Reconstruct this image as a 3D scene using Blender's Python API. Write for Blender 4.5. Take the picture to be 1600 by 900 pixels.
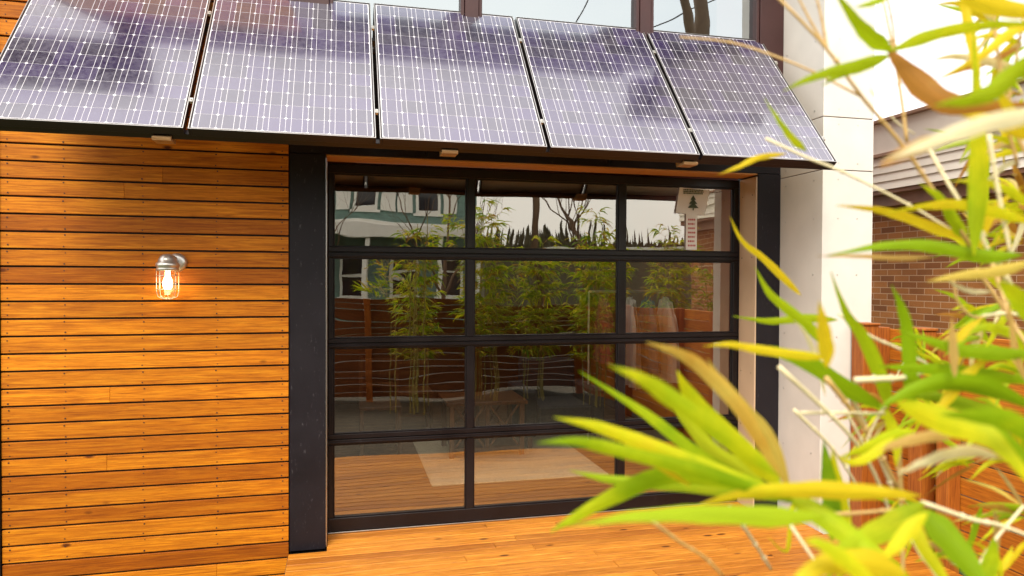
import bpy, math, random
from mathutils import Vector, Matrix, noise as mnoise
random.seed(7)
rad = math.radians
scene = bpy.context.scene
for o in list(bpy.data.objects): bpy.data.objects.remove(o)
col = scene.collection

# ------------------------------------------------------------------ camera
CAM = Vector((0, 0, 1.69)); F = 1091.0
_yaw, _pit, _rol = .23792, -.01452, .00445
_f = Vector((math.sin(_yaw)*math.cos(_pit), math.cos(_yaw)*math.cos(_pit), math.sin(_pit)))
_r0 = Vector((math.cos(_yaw), -math.sin(_yaw), 0)); _u0 = _r0.cross(_f)
_r = _r0*math.cos(_rol)+_u0*math.sin(_rol); _u = -_r0*math.sin(_rol)+_u0*math.cos(_rol)
cam = bpy.data.cameras.new('camera'); camo = bpy.data.objects.new('camera', cam); col.objects.link(camo)
M = Matrix((_r, _u, -_f)).transposed().to_4x4(); M.translation = CAM; camo.matrix_world = M
cam.sensor_width = 36; cam.lens = 36*F/1600; cam.clip_start = .02; cam.clip_end = 1000
cam.dof.use_dof = True; cam.dof.focus_distance = 4.6; cam.dof.aperture_fstop = 5.0
scene.camera = camo
def at(px, py, d):
    """a point at distance d (metres, along the view axis)"""
    return CAM+(_f+_r*((px-800)/F)-_u*((py-450)/F))*d

# ------------------------------------------------------------------ sky and sun
SUN_EL, SUN_AZ = 50, 202      # degrees; azimuth clockwise from +Y
w = bpy.data.worlds.new('World'); scene.world = w; w.use_nodes = True
nt = w.node_tree; N = nt.nodes; L = nt.links
bg = N['Background']; bg.inputs['Strength'].default_value = .11
sky = N.new('ShaderNodeTexSky'); sky.sky_type = 'NISHITA'; sky.sun_disc = False
sky.sun_elevation = rad(SUN_EL); sky.sun_rotation = rad(SUN_AZ); sky.dust_density = 3
tc = N.new('ShaderNodeTexCoord'); mp = N.new('ShaderNodeMapping'); mp.inputs['Scale'].default_value = (1, 1, 2.2)
no = N.new('ShaderNodeTexNoise'); no.inputs['Scale'].default_value = 2.2; no.inputs['Detail'].default_value = 7; no.inputs['Roughness'].default_value = .55
rp = N.new('ShaderNodeValToRGB'); rp.color_ramp.elements[0].position = .36; rp.color_ramp.elements[1].position = .58
rp.color_ramp.elements[0].color = (.8, .8, .8, 1); rp.color_ramp.elements[1].color = (.97, .97, .97, 1)
mx = N.new('ShaderNodeMixRGB'); mx.inputs[2].default_value = (10.5, 10.2, 9.8, 1)
L.new(tc.outputs['Generated'], mp.inputs[0]); L.new(mp.outputs[0], no.inputs[0]); L.new(no.outputs[0], rp.inputs[0])
L.new(rp.outputs[0], mx.inputs[0]); L.new(sky.outputs[0], mx.inputs[1]); L.new(mx.outputs[0], bg.inputs[0])
sl = bpy.data.lights.new('sun', 'SUN'); sl.energy = 1.9; sl.angle = rad(30); sl.color = (1, .93, .8)
so = bpy.data.objects.new('sun', sl); col.objects.link(so)
_sd = Vector((math.sin(rad(SUN_AZ))*math.cos(rad(SUN_EL)), math.cos(rad(SUN_AZ))*math.cos(rad(SUN_EL)), math.sin(rad(SUN_EL))))
so.rotation_euler = _sd.to_track_quat('Z', 'Y').to_euler()
vs = scene.view_settings; vs.view_transform = 'Standard'; vs.look = 'None'; vs.gamma = 1; vs.exposure = 1.0
scene.cycles.transparent_max_bounces = 24; scene.cycles.max_bounces = 10

# ------------------------------------------------------------------ materials
class Mat:
    def __init__(s, name, color=(.5, .5, .5), rough=.5, **k):
        s.m = bpy.data.materials.new(name); s.m.use_nodes = True
        s.N = s.m.node_tree.nodes; s.L = s.m.node_tree.links; s.b = s.N['Principled BSDF']
        s.b.inputs['Base Color'].default_value = (*color, 1); s.b.inputs['Roughness'].default_value = rough
        for a, v in k.items(): s.b.inputs[a.replace('_', ' ')].default_value = v
    def n(s, t, **k):
        x = s.N.new('ShaderNode'+t)
        for a, v in k.items():
            if a in x.inputs: x.inputs[a].default_value = v
            else: setattr(x, a, v)
        return x
    def coords(s, scale=(1, 1, 1), kind='Object'):
        t = s.n('TexCoord'); m = s.n('Mapping'); m.inputs['Scale'].default_value = scale
        s.L.new(t.outputs[kind], m.inputs[0]); return m.outputs[0]
    def noise(s, vec, scale, detail=4, rough=.55, dist=0):
        x = s.n('TexNoise'); x.inputs['Scale'].default_value = scale; x.inputs['Detail'].default_value = detail
        x.inputs['Roughness'].default_value = rough; x.inputs['Distortion'].default_value = dist
        s.L.new(vec, x.inputs['Vector']); return x.outputs['Fac']
    def ramp(s, fac, stops):
        r = s.n('ValToRGB'); e = r.color_ramp.elements
        while len(e) < len(stops): e.new(.5)
        for i, (p, c) in enumerate(stops):
            e[i].position = p; e[i].color = (*c, 1) if len(c) == 3 else c
        s.L.new(fac, r.inputs[0]); return r.outputs[0]
    def mix(s, fac, a, b, mode='MIX'):
        x = s.n('MixRGB'); x.blend_type = mode
        for i, v in enumerate((fac, a, b)):
            if isinstance(v, (int, float)): x.inputs[i].default_value = v
            elif isinstance(v, tuple): x.inputs[i].default_value = (*v, 1)
            else: s.L.new(v, x.inputs[i])
        return x.outputs[0]
    def attr(s, name):
        x = s.n('Attribute'); x.attribute_name = name; return x
    def bump(s, h, strength=.2, dist=.01):
        b = s.n('Bump'); b.inputs['Strength'].default_value = strength; b.inputs['Distance'].default_value = dist
        s.L.new(h, b.inputs['Height']); s.L.new(b.outputs[0], s.b.inputs['Normal']); return b
    def base(s, c): s.L.new(c, s.b.inputs['Base Color'])

def wood(name, dark, mid, light, along='X', rough=.45, grain=1.0, knots=True, tintamt=.5, kscale=3.1, kr=(.035, .085), spec=.4):
    m = Mat(name, mid, rough, Specular_IOR_Level=spec)
    k = {'X': (1.0, 26, 26), 'Y': (26, 1.0, 26), 'Z': (26, 26, 1.0)}[along]
    a = m.attr('tint')
    t = m.n('TexCoord'); ad = m.n('VectorMath', operation='ADD'); sc = m.n('VectorMath', operation='SCALE'); sc.inputs['Scale'].default_value = 37.
    m.L.new(a.outputs['Color'], sc.inputs[0]); m.L.new(t.outputs['Object'], ad.inputs[0]); m.L.new(sc.outputs[0], ad.inputs[1])
    mp_ = m.n('Mapping'); mp_.inputs['Scale'].default_value = k; m.L.new(ad.outputs[0], mp_.inputs[0]); v = mp_.outputs[0]
    g1 = m.noise(v, 2.2*grain, 6, .62, 1.6); g2 = m.noise(v, 7*grain, 8, .78, .6); g3 = m.noise(ad.outputs[0], 2.3, 3)
    c = m.ramp(g1, [(.25, dark), (.5, mid), (.75, light)])
    fine = m.ramp(g2, [(.38, (.50, .40, .30)), (.56, (1.08, 1.08, 1.08))]); c = m.mix(.62, c, fine, 'MULTIPLY')
    wm = m.n('Mapping'); wm.inputs['Scale'].default_value = {'X': (.35, 5, 5), 'Y': (5, .35, 5), 'Z': (5, 5, .35)}[along]; m.L.new(ad.outputs[0], wm.inputs[0])
    wv = m.n('TexNoise'); wv.inputs['Scale'].default_value = 1.3; wv.inputs['Detail'].default_value = 2; m.L.new(wm.outputs[0], wv.inputs['Vector'])
    fr_ = m.n('Math', operation='MULTIPLY'); fr_.inputs[1].default_value = 26; m.L.new(wv.outputs['Fac'], fr_.inputs[0]); pp_ = m.n('Math', operation='PINGPONG'); pp_.inputs[1].default_value = 1; m.L.new(fr_.outputs[0], pp_.inputs[0])
    c = m.mix(.32, c, m.ramp(pp_.outputs[0], [(0, (.66, .56, .46)), (.35, (1.03, 1.03, 1.03))]), 'MULTIPLY')
    bl = m.ramp(g3, [(.3, (.8, .74, .7)), (.7, (1.1, 1.1, 1.1))]); c = m.mix(.6, c, bl, 'MULTIPLY')
    tr = m.ramp(a.outputs['Fac'], [(0, (.62, .5, .45)), (.5, (.95, .95, .95)), (1, (1.25, 1.3, 1.35))]); c = m.mix(tintamt, c, tr, 'MULTIPLY')
    if knots:
        kk = {'X': (1, 2.4, 2.4), 'Y': (2.4, 1, 2.4), 'Z': (2.4, 2.4, 1)}[along]
        km = m.n('Mapping'); km.inputs['Scale'].default_value = kk; m.L.new(ad.outputs[0], km.inputs[0])
        vo = m.n('TexVoronoi'); vo.inputs['Scale'].default_value = kscale; vo.inputs['Randomness'].default_value = 1; m.L.new(km.outputs[0], vo.inputs['Vector'])
        kf = m.ramp(vo.outputs['Distance'], [(kr[0], (1, 1, 1)), (kr[1], (0, 0, 0))])
        c = m.mix(kf, c, (dark[0]*.35, dark[1]*.3, dark[2]*.3))
    m.base(c); m.bump(g2, .25, .004)
    r = m.ramp(g2, [(.3, (rough+.15,)*3), (.7, (rough-.08,)*3)]); m.L.new(r, m.b.inputs['Roughness'])
    return m.m

cedar = wood('stained_cedar', (.30, .074, .003), (.55, .175, .006), (.72, .285, .013), 'X', .5, .8, tintamt=1., kscale=2.0, kr=(.03, .07), spec=.22)
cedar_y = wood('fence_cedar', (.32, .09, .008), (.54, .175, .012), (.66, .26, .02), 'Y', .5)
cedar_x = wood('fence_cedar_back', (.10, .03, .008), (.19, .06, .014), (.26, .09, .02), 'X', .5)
post_w = wood('post_cedar', (.24, .065, .01), (.40, .12, .014), (.52, .18, .025), 'Z', .5)
deck_w = wood('deck_boards', (.30, .085, .007), (.54, .20, .018), (.72, .34, .05), 'X', .45, 1.3, tintamt=.8, kscale=3.2, kr=(.07, .13), spec=.3)
floor_w = wood('interior_boards', (.10, .045, .02), (.20, .1, .04), (.30, .16, .07), 'X', .35, 1.0, False)
furn_w = wood('furniture_wood', (.09, .035, .012), (.17, .07, .022), (.26, .11, .04), 'Z', .4, 1, False)
block_w = wood('raw_plywood', (.35, .2, .09), (.52, .32, .15), (.62, .42, .22), 'X', .7)
dark_gap = Mat('dark_membrane', (.012, .01, .009), .8).m
nail = Mat('rusted_nail', (.06, .016, .006), .6).m
def painted(name, c, rough, scr=.5, spots=True, var=None, **k):
    var = var if var is not None else (.07 if max(c) > .55 else .24)
    m = Mat(name, c, rough, **k); v = m.coords()
    n1 = m.noise(v, 3, 6, .6); n2 = m.noise(v, 60, 3, .6)
    cc = m.ramp(n1, [(.3, tuple(x*(1-var) for x in c)), (.7, tuple(min(x*(1+var*.7), 1) for x in c))])
    if spots:
        sc_ = m.noise(m.coords((1, 1, .35)), 55, 7, .8)
        sf = m.ramp(sc_, [(.61, (0, 0, 0)), (.66, (1, 1, 1))]); f2 = m.mix(1, sf, (scr,)*3, 'MULTIPLY')
        cc = m.mix(f2, cc, tuple(min(x*3+.09, 1) for x in c))
    m.base(cc); m.bump(n2, .06, .003)
    r = m.ramp(n1, [(.3, (rough-.08,)*3), (.7, (rough+.12,)*3)]); m.L.new(r, m.b.inputs['Roughness']); return m.m
black_panel = painted('black_fibre_panel', (.011, .0085, .012), .45, .5, True, Specular_IOR_Level=.3)
black_metal = painted('black_aluminium', (.009, .006, .007), .36, .15, True, Specular_IOR_Level=.35)
bronze = painted('dark_red_frame', (.045, .012, .011), .4, .1)
maroon = painted('dark_maroon_cladding', (.020, .006, .008), .5, .1)
jamb_m = painted('tan_jamb_panel', (.56, .40, .26), .5, .1, False)
jamb_top = painted('flare_tinted_trim', (.60, .27, .07), .5, .1, False)  # orange tint of the lens flare put into the trim colour
white_p = painted('white_cement_panel', (.72, .68, .62), .5, .05, False)
joint_m = Mat('panel_joint', (.10, .06, .04), .8).m
cream = painted('cream_siding', (.90, .85, .75), .55, .05, False)
soff = painted('brown_soffit', (.40, .23, .15), .5, .05, False)
white_trim = painted('white_trim', (.78, .77, .72), .5, .05, False)
teal = painted('teal_siding', (.15, .26, .23), .6, .05, False)
roofm = painted('grey_shingle', (.12, .11, .10), .8, .1, False)
alu = Mat('bare_aluminium', (.62, .60, .58), .32, Metallic=1.).m
galv = Mat('galvanised_steel', (.62, .60, .56), .33, Metallic=.85).m
pframe = Mat('black_anodised_frame', (.018, .012, .014), .3, Metallic=.3).m
backs = Mat('panel_backsheet', (.85, .78, .60), .6).m
def cellmat(name, c, ior, rough):
    m = Mat(name, c, rough); m.b.inputs['IOR'].default_value = ior
    if c[0] < .3: m.b.inputs['Specular Tint'].default_value = (.93, .90, 1, 1)
    v = m.coords()
    m.b.inputs['Coat Weight'].default_value = .8; m.b.inputs['Coat Roughness'].default_value = .05; m.b.inputs['Coat IOR'].default_value = 1.6
    dn = m.noise(v, 35, 5, .7); r = m.ramp(dn, [(.35, (rough,)*3), (.75, (rough+.16,)*3)]); m.L.new(r, m.b.inputs['Roughness'])
    if c[0] < .3:
        a = m.attr('tint'); cc = m.ramp(a.outputs['Fac'], [(0, tuple(x*.5 for x in c)), (1, tuple(x*1.7 for x in c))])
        du = m.ramp(m.noise(v, 5, 6, .7), [(.4, (0, 0, 0)), (.8, (.22, .22, .22))]); cc = m.mix(du, cc, (.08, .075, .08)); m.base(cc)
    return m.m
cell_m = cellmat('silicon_cell', (.014, .006, .040), 2.5, .13)
line_m = cellmat('silver_busbar', (.66, .64, .68), 1.6, .2)
def glass(name, tint=(1, 1, 1), ior=.3, ripple=.0, refl=(1, 1, 1), scale=2.5):
    m = Mat(name); m.N.remove(m.b)
    tr = m.n('BsdfTransparent'); tr.inputs[0].default_value = (*tint, 1)
    gl = m.n('BsdfGlossy'); gl.inputs['Roughness'].default_value = .0; gl.inputs[0].default_value = (*refl, 1)
    lw = m.n('LayerWeight'); lw.inputs['Blend'].default_value = .5; pw = m.n('Math', operation='POWER'); pw.inputs[1].default_value = 4.; m.L.new(lw.outputs['Facing'], pw.inputs[0])
    fr = m.n('Math', operation='MULTIPLY_ADD'); fr.inputs[1].default_value = 1-ior; fr.inputs[2].default_value = ior; m.L.new(pw.outputs[0], fr.inputs[0])
    mi = m.n('MixShader'); m.L.new(fr.outputs[0], mi.inputs[0]); m.L.new(tr.outputs[0], mi.inputs[1]); m.L.new(gl.outputs[0], mi.inputs[2])
    if ripple:
        v = m.coords((.55, 1, 1.5)); h = m.noise(v, scale, 1, .4)
        b = m.n('Bump'); b.inputs['Strength'].default_value = 1; b.inputs['Distance'].default_value = ripple
        m.L.new(h, b.inputs['Height']); m.L.new(b.outputs[0], gl.inputs['Normal'])
    m.L.new(mi.outputs[0], m.N['Material Output'].inputs[0]); return m.m
pane_m = glass('door_glass', (.96, .94, .88), .30, .002, (1, .95, .84))
win_m = glass('upper_window_glass', (.5, .5, .5), .42, .001, (.88, .97, 1))
jar_m = glass('lamp_jar_glass', (.98, .95, .85), .05)
def emis(name, c, s):
    m = Mat(name, (.8, .7, .5), .4); m.b.inputs['Emission Color'].default_value = (*c, 1); m.b.inputs['Emission Strength'].default_value = s; return m.m
bulb_m = emis('glowing_bulb', (1, .72, .34), 16)
# brick
def brickmat():
    m = Mat('brown_brick', (.3, .12, .06), .75)
    t = m.n('TexCoord'); sx = m.n('SeparateXYZ'); cx = m.n('CombineXYZ'); m.L.new(t.outputs['Object'], sx.inputs[0])
    m.L.new(sx.outputs['Y'], cx.inputs['X']); m.L.new(sx.outputs['Z'], cx.inputs['Y'])
    b = m.n('TexBrick'); b.offset = .5; b.inputs['Scale'].default_value = 1; b.inputs['Brick Width'].default_value = .203; b.inputs['Row Height'].default_value = .0667
    b.inputs['Mortar Size'].default_value = .0045; b.inputs['Mortar Smooth'].default_value = .15; b.inputs['Bias'].default_value = -.1
    b.inputs['Color1'].default_value = (.50, .20, .05, 1); b.inputs['Color2'].default_value = (.24, .085, .025, 1); b.inputs['Mortar'].default_value = (.66, .45, .28, 1)
    m.L.new(cx.outputs[0], b.inputs['Vector'])
    n1 = m.noise(cx.outputs[0], 2.0, 4); n2 = m.noise(cx.outputs[0], 90, 3)
    c = m.mix(.6, b.outputs['Color'], m.ramp(n1, [(.3, (.75, .7, .65)), (.7, (1.25, 1.3, 1.3))]), 'MULTIPLY')
    c = m.mix(.5, c, m.ramp(n2, [(.3, (.7, .7, .7)), (.7, (1.2, 1.2, 1.2))]), 'MULTIPLY'); m.base(c)
    iv = m.n('Math', operation='SUBTRACT'); iv.inputs[0].default_value = 1; m.L.new(b.outputs['Fac'], iv.inputs[1]); m.bump(iv.outputs[0], .7, .006); return m.m
brick_m = brickmat()
def gravelmat(name, a, b, sc=60):
    m = Mat(name, a, .9); v = m.coords(); vo = m.n('TexVoronoi'); vo.inputs['Scale'].default_value = sc; m.L.new(v, vo.inputs['Vector'])
    c = m.ramp(vo.outputs['Color'], [(.2, a), (.8, b)]); n1 = m.noise(v, .4, 5); c = m.mix(.5, c, m.ramp(n1, [(.3, (.7, .7, .7)), (.7, (1.2, 1.2, 1.2))]), 'MULTIPLY')
    m.base(c); m.bump(vo.outputs['Distance'], .8, .01); return m.m
gravel_m = gravelmat('dark_gravel', (.02, .016, .01), (.10, .085, .06))
asphalt_m = gravelmat('asphalt', (.045, .045, .045), (.07, .07, .068), 120)
grass_m = gravelmat('rough_grass', (.06, .08, .02), (.12, .12, .04), 8)
def rugmat():
    m = Mat('woven_rug', (.5, .4, .25), .95); v = m.coords((1, 1, 1)); n1 = m.noise(v, 130, 3, .8); n2 = m.noise(v, 3, 3)
    c = m.ramp(n1, [(.35, (.26, .20, .11)), (.6, (.80, .70, .48))]); c = m.mix(.4, c, m.ramp(n2, [(.3, (.8, .8, .8)), (.7, (1.1, 1.1, 1.1))]), 'MULTIPLY'); m.base(c); m.bump(n1, .6, .004); return m.m
rug_m = rugmat()
wall_in = painted('interior_wall', (.13, .055, .03), .8, 0, False)
wall_red = painted('interior_red_wall', (.16, .035, .02), .7, 0, False)
dark_fab = painted('dark_upholstery', (.035, .033, .035), .85, 0, False)
blue_fab = painted('blue_denim', (.03, .10, .16), .85, 0, False)
red_fab = painted('red_plaid', (.25, .04, .04), .85, 0, False)
pale_fab = painted('pale_cloth', (.6, .55, .48), .85, 0, False)
paper = painted('white_paper', (.82, .80, .75), .7, 0, False)
ink_g = Mat('green_black_ink', (.06, .09, .05), .7).m; ink_r = Mat('red_ink', (.5, .06, .06), .7).m
bark = painted('grey_brown_bark', (.16, .10, .06), .85, .3, True)
conifer = painted('dark_conifer', (.05, .045, .018), .9, 0, False)
# leaves
def leafmat(name, stops, tip, transl):
    m = Mat(name, stops[1][1], .55, Specular_IOR_Level=.25)
    uv = m.n('UVMap'); mp_ = m.n('Mapping'); mp_.inputs['Scale'].default_value = (22, .8, 1); m.L.new(uv.outputs[0], mp_.inputs[0])
    a = m.attr('tint'); n1 = m.noise(m.coords(), 17, 5, .62); st = m.noise(mp_.outputs[0], 2.2, 3, .6)
    ad = m.n('Math', operation='ADD'); m.L.new(n1, ad.inputs[0]); sb = m.n('Math', operation='SUBTRACT'); m.L.new(a.outputs['Fac'], sb.inputs[0]); sb.inputs[1].default_value = .5
    m.L.new(sb.outputs[0], ad.inputs[1]); c = m.ramp(ad.outputs[0], stops)
    c = m.mix(.45, c, m.ramp(st, [(.40, (.45, .55, .35)), (.56, (1.15, 1.12, 1.0))]), 'MULTIPLY')
    sx = m.n('SeparateXYZ'); m.L.new(uv.outputs[0], sx.inputs[0])
    ta = m.n('Math', operation='ADD'); m.L.new(sx.outputs['Y'], ta.inputs[0]); tn = m.n('Math', operation='MULTIPLY'); m.L.new(n1, tn.inputs[0]); tn.inputs[1].default_value = .35; m.L.new(tn.outputs[0], ta.inputs[1])
    tf = m.ramp(ta.outputs[0], [(1.06, (0, 0, 0)), (1.2, (1, 1, 1))]); c = m.mix(tf, c, tip)
    m.base(c)
    tb = m.n('BsdfTranslucent'); m.L.new(c, tb.inputs[0]); mi = m.n('MixShader'); mi.inputs[0].default_value = transl
    m.L.new(m.b.outputs[0], mi.inputs[1]); m.L.new(tb.outputs[0], mi.inputs[2]); m.L.new(mi.outputs[0], m.N['Material Output'].inputs[0])
    return m.m
leaf_g = leafmat('green_leaf', [(.25, (.30, .48, .006)), (.5, (.54, .66, .010)), (.8, (.76, .76, .015))], (.70, .60, .2), .5)
leaf_y = leafmat('yellow_leaf', [(.25, (.42, .56, .008)), (.5, (.74, .72, .012)), (.8, (.86, .66, .02))], (.78, .50, .14), .5)
leaf_t = leafmat('dry_leaf', [(.25, (.62, .40, .12)), (.5, (.80, .64, .28)), (.8, (.84, .76, .5))], (.6, .33, .1), .45)
leaf_o = leafmat('ochre_leaf', [(.25, (.45, .20, .03)), (.5, (.66, .38, .06)), (.8, (.76, .58, .12))], (.5, .25, .06), .45)
leaf_d = leafmat('deep_green_leaf', [(.25, (.16, .34, .008)), (.5, (.32, .50, .012)), (.8, (.52, .60, .02))], (.5, .4, .15), .4)  # blades of a deeper green
culm_m = painted('bamboo_culm', (.34, .30, .07), .4, .1, False)
twig_m = painted('bamboo_twig', (.62, .40, .14), .5, .1, False)
twig_w = painted('pale_twig', (.78, .68, .42), .5, .1, False)

# ------------------------------------------------------------------ mesh builder
class MB:
    def __init__(s): s.v = []; s.f = []; s.mi = []; s.t = []; s.uv = []
    def face(s, pts, mi=0, tint=.5, uvs=None):
        b = len(s.v); s.v += [Vector(p) for p in pts]; s.f.append(list(range(b, b+len(pts)))); s.mi.append(mi); s.t += [tint]*len(pts)
        s.uv += list(uvs) if uvs else [(0, 0)]*len(pts)
    def addmesh(s, vs_, fs, mi=0, tint=.5, uvs=None):
        b = len(s.v); s.v += [Vector(p) for p in vs_]; s.t += [tint]*len(vs_); s.uv += list(uvs) if uvs else [(0, 0)]*len(vs_)
        for f in fs: s.f.append([b+i for i in f]); s.mi.append(mi)
    def box(s, x0, x1, y0, y1, z0, z1, mi=0, tint=.5, bev=0, T=None):
        if bev:
            e = bev; P = []
            # chamfered box: 24 verts, 3 per corner
            for X, sx in ((x0, 1), (x1, -1)):
                for Y, sy in ((y0, 1), (y1, -1)):
                    for Z, sz in ((z0, 1), (z1, -1)):
                        P += [(X, Y+sy*e, Z+sz*e), (X+sx*e, Y, Z+sz*e), (X+sx*e, Y+sy*e, Z)]
            def c(i, j, k, a): return (i*4+j*2+k)*3+a
            fs = []
            for i in (0, 1):
                q = [c(i, 0, 0, 0), c(i, 0, 1, 0), c(i, 1, 1, 0), c(i, 1, 0, 0)]; fs.append(q if i == 0 else q[::-1])
                q = [c(0, i, 0, 1), c(1, i, 0, 1), c(1, i, 1, 1), c(0, i, 1, 1)]; fs.append(q if i == 0 else q[::-1])
                q = [c(0, 0, i, 2), c(0, 1, i, 2), c(1, 1, i, 2), c(1, 0, i, 2)]; fs.append(q if i == 0 else q[::-1])
            for i in (0, 1):
                for j in (0, 1):
                    fs.append([c(i, j, 0, 0), c(i, j, 1, 0), c(i, j, 1, 1), c(i, j, 0, 1)])
                    fs.append([c(i, 0, j, 0), c(i, 1, j, 0), c(i, 1, j, 2), c(i, 0, j, 2)])
                    fs.append([c(0, i, j, 1), c(1, i, j, 1), c(1, i, j, 2), c(0, i, j, 2)])
                    for k in (0, 1): fs.append([c(i, j, k, 0), c(i, j, k, 1), c(i, j, k, 2)])
        else:
            P = [(x, y, z) for x in (x0, x1) for y in (y0, y1) for z in (z0, z1)]
            fs = [(0, 1, 3, 2), (4, 6, 7, 5), (0, 4, 5, 1), (2, 3, 7, 6), (0, 2, 6, 4), (1, 5, 7, 3)]
        if T: P = [T(*p) for p in P]
        s.addmesh(P, fs, mi, tint)
    def tube(s, pts, rads, n=8, mi=0, tint=.5, caps=True):
        pts = [Vector(p) for p in pts]
        if isinstance(rads, (int, float)): rads = [rads]*len(pts)
        V = []; up = None
        for i, p in enumerate(pts):
            t = (pts[min(i+1, len(pts)-1)]-pts[max(i-1, 0)])
            t = t.normalized() if t.length > 1e-9 else Vector((0, 0, 1))
            if up is None: up = t.orthogonal().normalized()
            up = (up-t*up.dot(t)); up = up.normalized() if up.length > 1e-6 else t.orthogonal().normalized()
            b = t.cross(up)
            for k in range(n):
                a = 2*math.pi*k/n; V.append(p+(up*math.cos(a)+b*math.sin(a))*rads[i])
        fs = [(i*n+k, i*n+(k+1) % n, (i+1)*n+(k+1) % n, (i+1)*n+k) for i in range(len(pts)-1) for k in range(n)]
        if caps: fs += [tuple(range(n))[::-1], tuple(range((len(pts)-1)*n, len(pts)*n))]
        s.addmesh(V, fs, mi, tint)
    def lathe(s, prof, c, n=20, mi=0, axis='Z'):
        V = []
        for r, h in prof:
            for k in range(n):
                a = 2*math.pi*k/n; x, y = r*math.cos(a), r*math.sin(a)
                V.append(Vector(c)+(Vector((x, y, h)) if axis == 'Z' else Vector((x, -h, y))))
        fs = [(i*n+k, i*n+(k+1) % n, (i+1)*n+(k+1) % n, (i+1)*n+k) for i in range(len(prof)-1) for k in range(n)]
        s.addmesh(V, fs, mi)
    def build(s, name, mats, parent=None, smooth=False, bevel=0):
        me = bpy.data.meshes.new(name)
        off = Vector((0, 0, 0)); q = parent
        while q: off += q.location; q = q.parent
        me.from_pydata([tuple(v-off) for v in s.v], [], s.f)
        if not isinstance(mats, (list, tuple)): mats = [mats]
        for m in mats: me.materials.append(m)
        me.polygons.foreach_set('material_index', s.mi)
        me.polygons.foreach_set('use_smooth', [smooth]*len(s.f))
        at_ = me.attributes.new('tint', 'FLOAT', 'POINT'); at_.data.foreach_set('value', s.t)
        uvl = me.uv_layers.new(name='UVMap')
        li = [0]*len(me.loops); me.loops.foreach_get('vertex_index', li)
        uvl.data.foreach_set('uv', [c for i in li for c in s.uv[i]])
        me.validate(); me.update()
        o = bpy.data.objects.new(name, me); col.objects.link(o); o.parent = parent
        return o
def empty(name, loc=(0, 0, 0), **k):
    o = bpy.data.objects.new(name, None); col.objects.link(o); o.location = loc; o.empty_display_size = .1; return tag(o, **k)
def tag(o, label=None, cat=None, group=None, kind=None):
    for a, v in (('label', label), ('category', cat), ('group', group), ('kind', kind)):
        if v: o[a] = v
    return o
rnd = random.random
def U(a, b): return random.uniform(a, b)
def copy_tree(o, parent=None):
    c = o.copy(); col.objects.link(c); c.parent = parent
    for ch in list(o.children): copy_tree(ch, c)
    return c

# ------------------------------------------------------------------ ground
YF = 4.514   # facade plane
g = MB(); g.face([(-400, -400, -.42), (400, -400, -.42), (400, 400, -.42), (-400, 400, -.42)]); tag(g.build('ground', grass_m), kind='structure')
g = MB(); g.box(-.33, 5.8, -1.2, 5, -.40, -.05); tag(g.build('gravel_ground', gravel_m), kind='structure')
g = MB(); g.face([(-60, -11, -.415), (60, -11, -.415), (60, -3, -.415), (-60, -3, -.415)]); tag(g.build('road', asphalt_m), kind='structure')

# deck of boards running along the facade
d = MB(); y = 2.85; i = 0
while y < 4.72:
    y1 = min(y+.088, 4.735)
    cuts = [-.32, U(.6, 2.6), 3.45]
    x0s = cuts[0]
    for a, b in zip(cuts[:-1], cuts[1:]):
        # boards stop at the column, pilaster and facade feet
        parts_ = [(a, b)]
        if y1 > YF: parts_ = [(max(a, -.095), min(b, 2.915))]
        elif y1 > 4.04: parts_ = [(a, min(b, 3.105))]
        for p0, p1 in parts_:
            if p1-p0 > .02: d.box(p0+.001, p1-.001, y, y1-.0055, -.035, U(-.0008, .0008), 0, rnd(), .0025)
    y += .088; i += 1
d.box(-.31, 3.44, 2.86, 4.73, -.05, -.036, 1)
tag(d.build('deck', [deck_w, dark_gap]), kind='structure')

# ------------------------------------------------------------------ the house
house = empty('house', (-.2, YF, 0), label='house front with stained cedar boards, black columns and a glazed roll-up door', cat='house')
# cedar siding: boards with gaps
s = MB(); P = .0994; z = .0525-3*P
XL, XR = -1.872, -.324
while z < 4.9:
    z1 = z+P; tn = rnd()
    split = random.choice([None]*8+[U(-1.5, -.7)])
    hi = XR
    if z > 3.9: pass
    segs = [(XL, hi)] if split is None else [(XL, split), (split+.001, hi)]
    for a, b in segs:
        s.box(a, b, YF-.018+U(0, .0012), YF+.001, z+.006, z1-.0055, 0, min(1, max(0, tn+U(-.1, .1))), .0015)
    z = z1
NS = s
s = MB(); s.box(XL, XR, YF+.002, YF+.05, -.3, 6.5); s.build('wall_backing', dark_gap, house)
nl = NS; z = .0525
while z < 3.4:
    for x in (-1.835, -1.55, -1.14, -.735, -.36):
        for dz in (.02, .08):
            cx, cz = x+U(-.006, .006), z+dz+U(-.004, .004)
            nl.tube([(cx, YF-.0195, cz), (cx, YF-.015, cz)], U(.0032, .0052), 7, 1)
    z += P
nl.build('siding', [cedar, nail], house)
# left corner trim, and further wall to the left set back
s = MB(); s.box(-1.90, -1.876, YF-.03, YF+.3, -.1, 6.5); s.build('corner_trim', black_panel, house)
s = MB(); z = -.05
while z < 6.4:
    s.box(-6, -1.901, YF+.30, YF+.32, z+.004, z+P-.004, 0, rnd(), .0015); z += P
s.build('side_siding', cedar, house)
s = MB(); s.box(-6, -1.901, YF+.321, YF+.36, -.1, 6.5); s.build('side_backing', dark_gap, house)
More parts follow.
